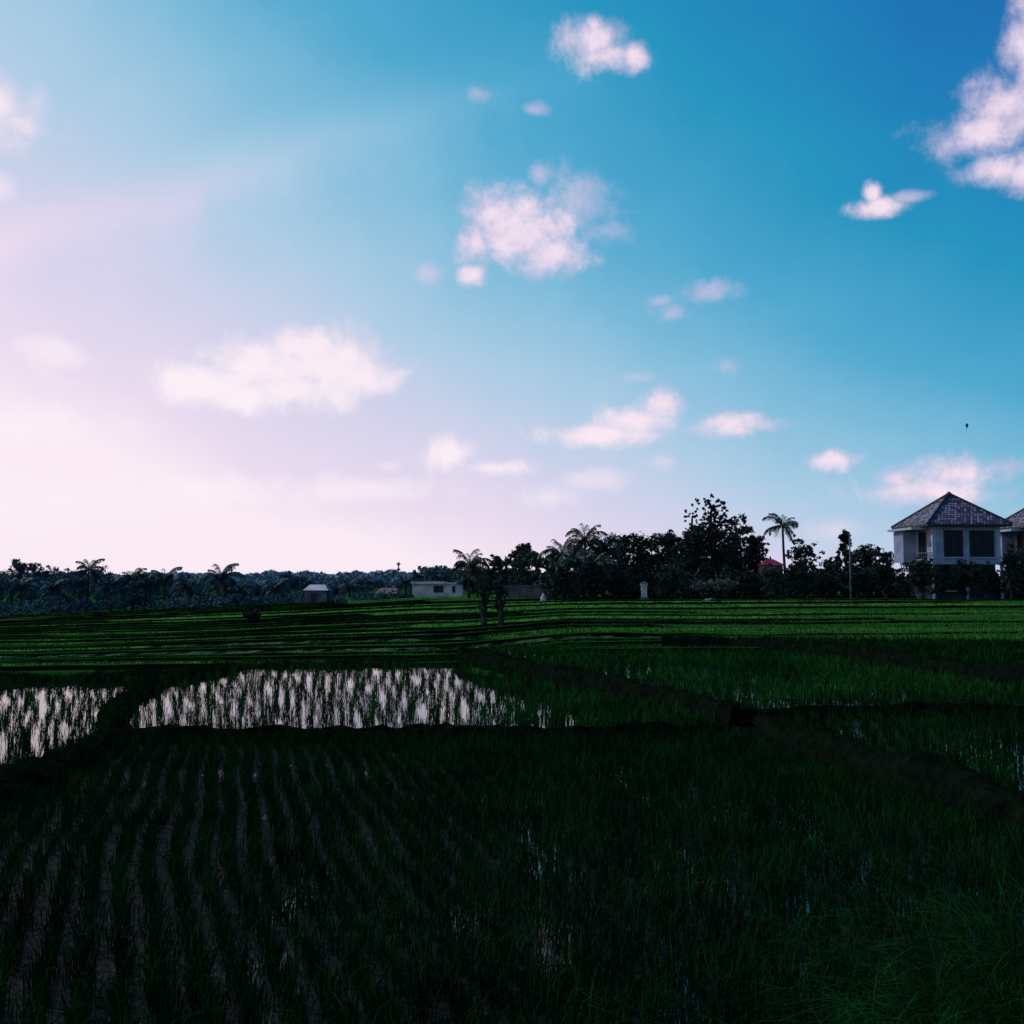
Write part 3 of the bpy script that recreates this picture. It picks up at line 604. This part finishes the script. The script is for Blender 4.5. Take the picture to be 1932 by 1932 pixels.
for i in range(8):
    for j in range(4): a=i*5+j; Fc.append((a,a+5,a+6,a+1))
mb=MB(); mb.add(V,Fc); o=mb.build('tarpaulin',M['tarp'],loc=(x,y,zb)); props(o,'blue grey tarpaulin lying on the field before the grove','tarpaulin')
x,y,z=AT(1825,803,150)
root=empty('kite',(x,y,z),'small dark blue kite high in the sky above the villa','kite',rz=.5)
mb=MB(); mb.add([(0,0,.38),(-.34,.04,.06),(0,.1,-.42),(.34,.04,.06),(0,-.07,.06)],[(0,1,4),(1,2,4),(2,3,4),(3,0,4)]); mb.build('sail',M['kite'],root)
mb=MB(); mb.tube([(0,.0,.38),(0,-.08,.06),(0,.09,-.42)],[.015]*3,5); mb.tube([(-.34,.03,.06),(0,-.08,.06),(.34,.03,.06)],[.012]*3,5); mb.build('spar',M['frame'],root)
mb=MB(); mb.tube([(0,.1,-.42),(.06,.1,-.6),(-.04,.1,-.7)],[.02,.018,.01],5); mb.build('tail',M['kite'],root)
# ------------------------------------------------------------ world
SUN_AZ=math.radians(-62); SUN_EL=math.radians(42)
wd=bpy.data.worlds.new('World'); S.world=wd; wd.use_nodes=True; nt=wd.node_tree; N=nt.nodes; L=nt.links; bg=N['Background']; bg.inputs['Strength'].default_value=.1
def mth(op,a,b=None,c=None,clamp=False):
    n=N.new('ShaderNodeMath'); n.operation=op; n.use_clamp=clamp
    for i,v in enumerate((a,b,c)):
        if v is None: continue
        if isinstance(v,(int,float)): n.inputs[i].default_value=v
        else: L.new(v,n.inputs[i])
    return n.outputs[0]
def mrange(v,a,b,c=0.,d=1.,smooth=True):
    n=N.new('ShaderNodeMapRange'); n.interpolation_type='SMOOTHSTEP' if smooth else 'LINEAR'
    L.new(v,n.inputs['Value']); n.inputs['From Min'].default_value=a; n.inputs['From Max'].default_value=b; n.inputs['To Min'].default_value=c; n.inputs['To Max'].default_value=d; return n.outputs[0]
def noise(vec,sc,det=8,ro=.6,dist=0.):
    n=N.new('ShaderNodeTexNoise'); n.inputs['Scale'].default_value=sc; n.inputs['Detail'].default_value=det; n.inputs['Roughness'].default_value=ro; n.inputs['Distortion'].default_value=dist; L.new(vec,n.inputs['Vector']); return n.outputs['Fac']
def mix(f,a,b):
    n=N.new('ShaderNodeMix'); n.data_type='RGBA'
    if isinstance(f,float): n.inputs[0].default_value=f
    else: L.new(f,n.inputs[0])
    for s_,v in((6,a),(7,b)):
        if isinstance(v,tuple): n.inputs[s_].default_value=(*v,1)
        else: L.new(v,n.inputs[s_])
    return n.outputs[2]
D=N.new('ShaderNodeTexCoord').outputs['Generated']; sx=N.new('ShaderNodeSeparateXYZ'); L.new(D,sx.inputs[0]); dx,dy,dz=sx.outputs
az=mth('ARCTAN2',dx,dy); el=mth('ARCSINE',dz)
hor=mth('SQRT',mth('SUBTRACT',1.0001,mth('MULTIPLY',dz,dz)))
U=mth('MULTIPLY_ADD',mth('DIVIDE',dx,hor),1/.85,.5)
E=mth('MAXIMUM',mth('DIVIDE',el,math.radians(27.9)),-.05)
wv=mth('SUBTRACT',mth('SUBTRACT',1.03,mth('MULTIPLY',E,.44)),mth('MULTIPLY',U,.56))
wv=mth('ADD',wv,mth('MULTIPLY',mth('POWER',2.718,mth('MULTIPLY',E,-3.3)),.24))
def dirpe(px,py):
    d=ray(px,py); l=math.sqrt(sum(c*c for c in d)); return math.atan2(d[0],d[1]),math.asin(d[2]/l)
stops=[(0.02,(26,100,174)),(.14,(28,124,184)),(.28,(36,148,192)),(.42,(80,169,208)),(.54,(132,190,220)),(.66,(174,205,230)),(.78,(212,211,236)),(.90,(234,219,240)),(1.,(251,235,246))]
def ramp(v):
    cr=N.new('ShaderNodeValToRGB'); L.new(v,cr.inputs[0]); el_=cr.color_ramp.elements
    el_[0].position=stops[0][0]; el_[0].color=(*lin(stops[0][1]),1); el_[1].position=1.; el_[1].color=(*lin(stops[-1][1]),1)
    for p,c in stops[1:-1]:
        e_=el_.new(p); e_.color=(*lin(c),1)
    return cr.outputs[0]
cv=N.new('ShaderNodeCombineXYZ'); L.new(az,cv.inputs[0]); L.new(el,cv.inputs[1]); pv=cv.outputs[0]
st=N.new('ShaderNodeTexSky'); st.sky_type='NISHITA'; st.sun_disc=False; st.sun_elevation=SUN_EL; st.sun_rotation=SUN_AZ; st.dust_density=1.
def finish(col,b_):
    sc=N.new('ShaderNodeVectorMath'); sc.operation='SCALE'; sc.inputs['Scale'].default_value=10.; L.new(col,sc.inputs[0])
    L.new(mix(.02,sc.outputs[0],st.outputs[0]),b_.inputs['Color'])
def field(lst):
    cur=None
    for (px,py,rx,ry) in lst:
        a,e=dirpe(px,py); ra=rx/W/F; re=ry/W/F
        n=N.new('ShaderNodeVectorMath'); n.operation='MULTIPLY_ADD'; L.new(pv,n.inputs[0]); n.inputs[1].default_value=(1/ra,1/re,0); n.inputs[2].default_value=(-a/ra,-e/re,0)
        l=N.new('ShaderNodeVectorMath'); l.operation='LENGTH'; L.new(n.outputs[0],l.inputs[0])
        cur=l.outputs['Value'] if cur is None else mth('MINIMUM',cur,l.outputs['Value'])
    return mth('SUBTRACT',1.,cur)
bold=[(1125,78,60,38),(1145,103,62,24),(1195,104,26,24),(1122,45,20,18),
(0,205,100,62),(30,228,70,34),
(1850,250,90,42),(1900,200,80,56),(1945,110,46,80),(1885,318,66,24),(1940,320,60,34),(1815,270,56,28),
(1650,392,44,16),(1645,366,15,18),
(925,398,58,42),(985,435,108,60),(1040,480,70,40),(892,455,36,36),(897,517,28,18),
(400,725,110,38),(520,690,135,54),(620,690,110,58),(690,712,62,40),(470,752,105,30),(575,660,85,44),(560,735,125,38),
(1130,820,130,22),(1200,797,80,26),(1245,764,40,34),(1385,798,48,22),
(855,852,62,32),(940,882,72,16),
(1578,868,54,19),(1740,925,115,30),(1800,895,66,30),(1690,905,45,28)]
faint=[(905,178,32,18),(1005,205,22,12),(1100,390,84,48),(1145,435,54,24),(1020,325,20,24),(808,515,26,17),(1335,552,58,22),(1265,590,38,18),(1245,567,30,14),
(98,670,64,30),(85,805,125,34),(110,790,50,24),(1365,695,34,24),(1208,712,34,12),(1330,808,60,18),(1440,803,44,12),(1255,872,28,18),(1030,940,64,22),(1125,905,54,18),(110,940,150,40),(430,930,140,30),(700,925,140,24),(1900,880,60,24),(1570,1000,60,22),(1712,372,36,9),(0,350,24,20),(735,880,22,12)]
def clouds(bl,fl,base):
    n1=noise(D,15,9,.64,.3); n2=noise(D,50,5,.64)
    nn=mth('ADD',mth('MULTIPLY_ADD',n1,2.9,-1.45),mth('MULTIPLY_ADD',n2,1.1,-.55))
    FB=mth('ADD',field(bl),nn); FF=mth('ADD',field(fl),mth('MULTIPLY',nn,1.25))
    aB=mth('MULTIPLY',mrange(FB,-.44,.82),.96); aF=mth('MULTIPLY',mrange(FF,-.4,1.15),.6)
    alpha=mth('MAXIMUM',aB,aF)
    shd=mrange(mth('MULTIPLY_ADD',FB,.3,n1),.35,.95)
    cl=mix(shd,lin((212,198,230)),lin((250,229,242)))
    return mix(alpha,ramp(base),mix(mrange(base,.5,.9),cl,lin((255,242,248))))
finish(ramp(wv),bg)
a0,e0=dirpe(0,480); a1,e1=dirpe(900,180); ll=math.hypot(a1-a0,e1-e0); nx_,ny_=-(e1-e0)/ll,(a1-a0)/ll
dist=mth('ADD',mth('MULTIPLY',mth('SUBTRACT',az,a0),nx_),mth('MULTIPLY',mth('SUBTRACT',el,e0),ny_))
along=mth('DIVIDE',mth('ADD',mth('MULTIPLY',mth('SUBTRACT',az,a0),ny_),mth('MULTIPLY',mth('SUBTRACT',el,e0),-nx_)),ll)
vn=noise(D,5,7,.64)
dist=mth('ADD',dist,mth('MULTIPLY_ADD',vn,.10,-.05))
veil=mth('POWER',2.718,mth('MULTIPLY',mth('POWER',mth('ABSOLUTE',mth('DIVIDE',dist,.026)),1.6),-1.))
veil=mth('MULTIPLY',mth('MULTIPLY',veil,mrange(along,1.6,.4)),mrange(along,-.6,-.1))
def back():
    b_=N.new('ShaderNodeBackground'); b_.inputs['Strength'].default_value=.1; return b_
bu=back(); bd_=back()
wU=mth('ADD',mth('ADD',wv,mth('MULTIPLY',veil,.09)),mth('MULTIPLY_ADD',vn,.14,-.07))
finish(clouds([c for c in bold if c[1]<570],[c for c in faint if c[1]<620],wU),bu)
finish(clouds([c for c in bold if c[1]>=570],[c for c in faint if c[1]>=540],wU),bd_)
esp=dirpe(966,574)[1]
mx1=N.new('ShaderNodeMixShader'); L.new(mth('GREATER_THAN',el,esp),mx1.inputs[0]); L.new(bd_.outputs[0],mx1.inputs[1]); L.new(bu.outputs[0],mx1.inputs[2])
reg=mth('MULTIPLY',mth('LESS_THAN',mth('ABSOLUTE',az),.62),mth('MULTIPLY',mth('GREATER_THAN',el,-.002),mth('LESS_THAN',el,.62)))
mx2=N.new('ShaderNodeMixShader'); L.new(reg,mx2.inputs[0]); L.new(bg.outputs[0],mx2.inputs[1]); L.new(mx1.outputs[0],mx2.inputs[2])
L.new(mx2.outputs[0],N['World Output'].inputs['Surface'])
sun=bpy.data.lights.new('Sun','SUN'); sun.energy=2.2; sun.angle=math.radians(.5); sun.color=(1,.95,.88); so=link('sun',sun)
d=Vector((math.sin(SUN_AZ)*math.cos(SUN_EL),math.cos(SUN_AZ)*math.cos(SUN_EL),math.sin(SUN_EL))); so.rotation_euler=d.to_track_quat('Z','Y').to_euler(); so.location=d*200
cam=bpy.data.cameras.new('Camera'); cam.lens=36*F; cam.sensor_width=36; cam.clip_end=12000; cam.clip_start=.05; co=link('camera',cam,loc=(0,0,CAMZ)); co.rotation_euler=(PI/2+TH,0,0); S.camera=co
S.view_settings.view_transform='Standard'; S.view_settings.look='None'
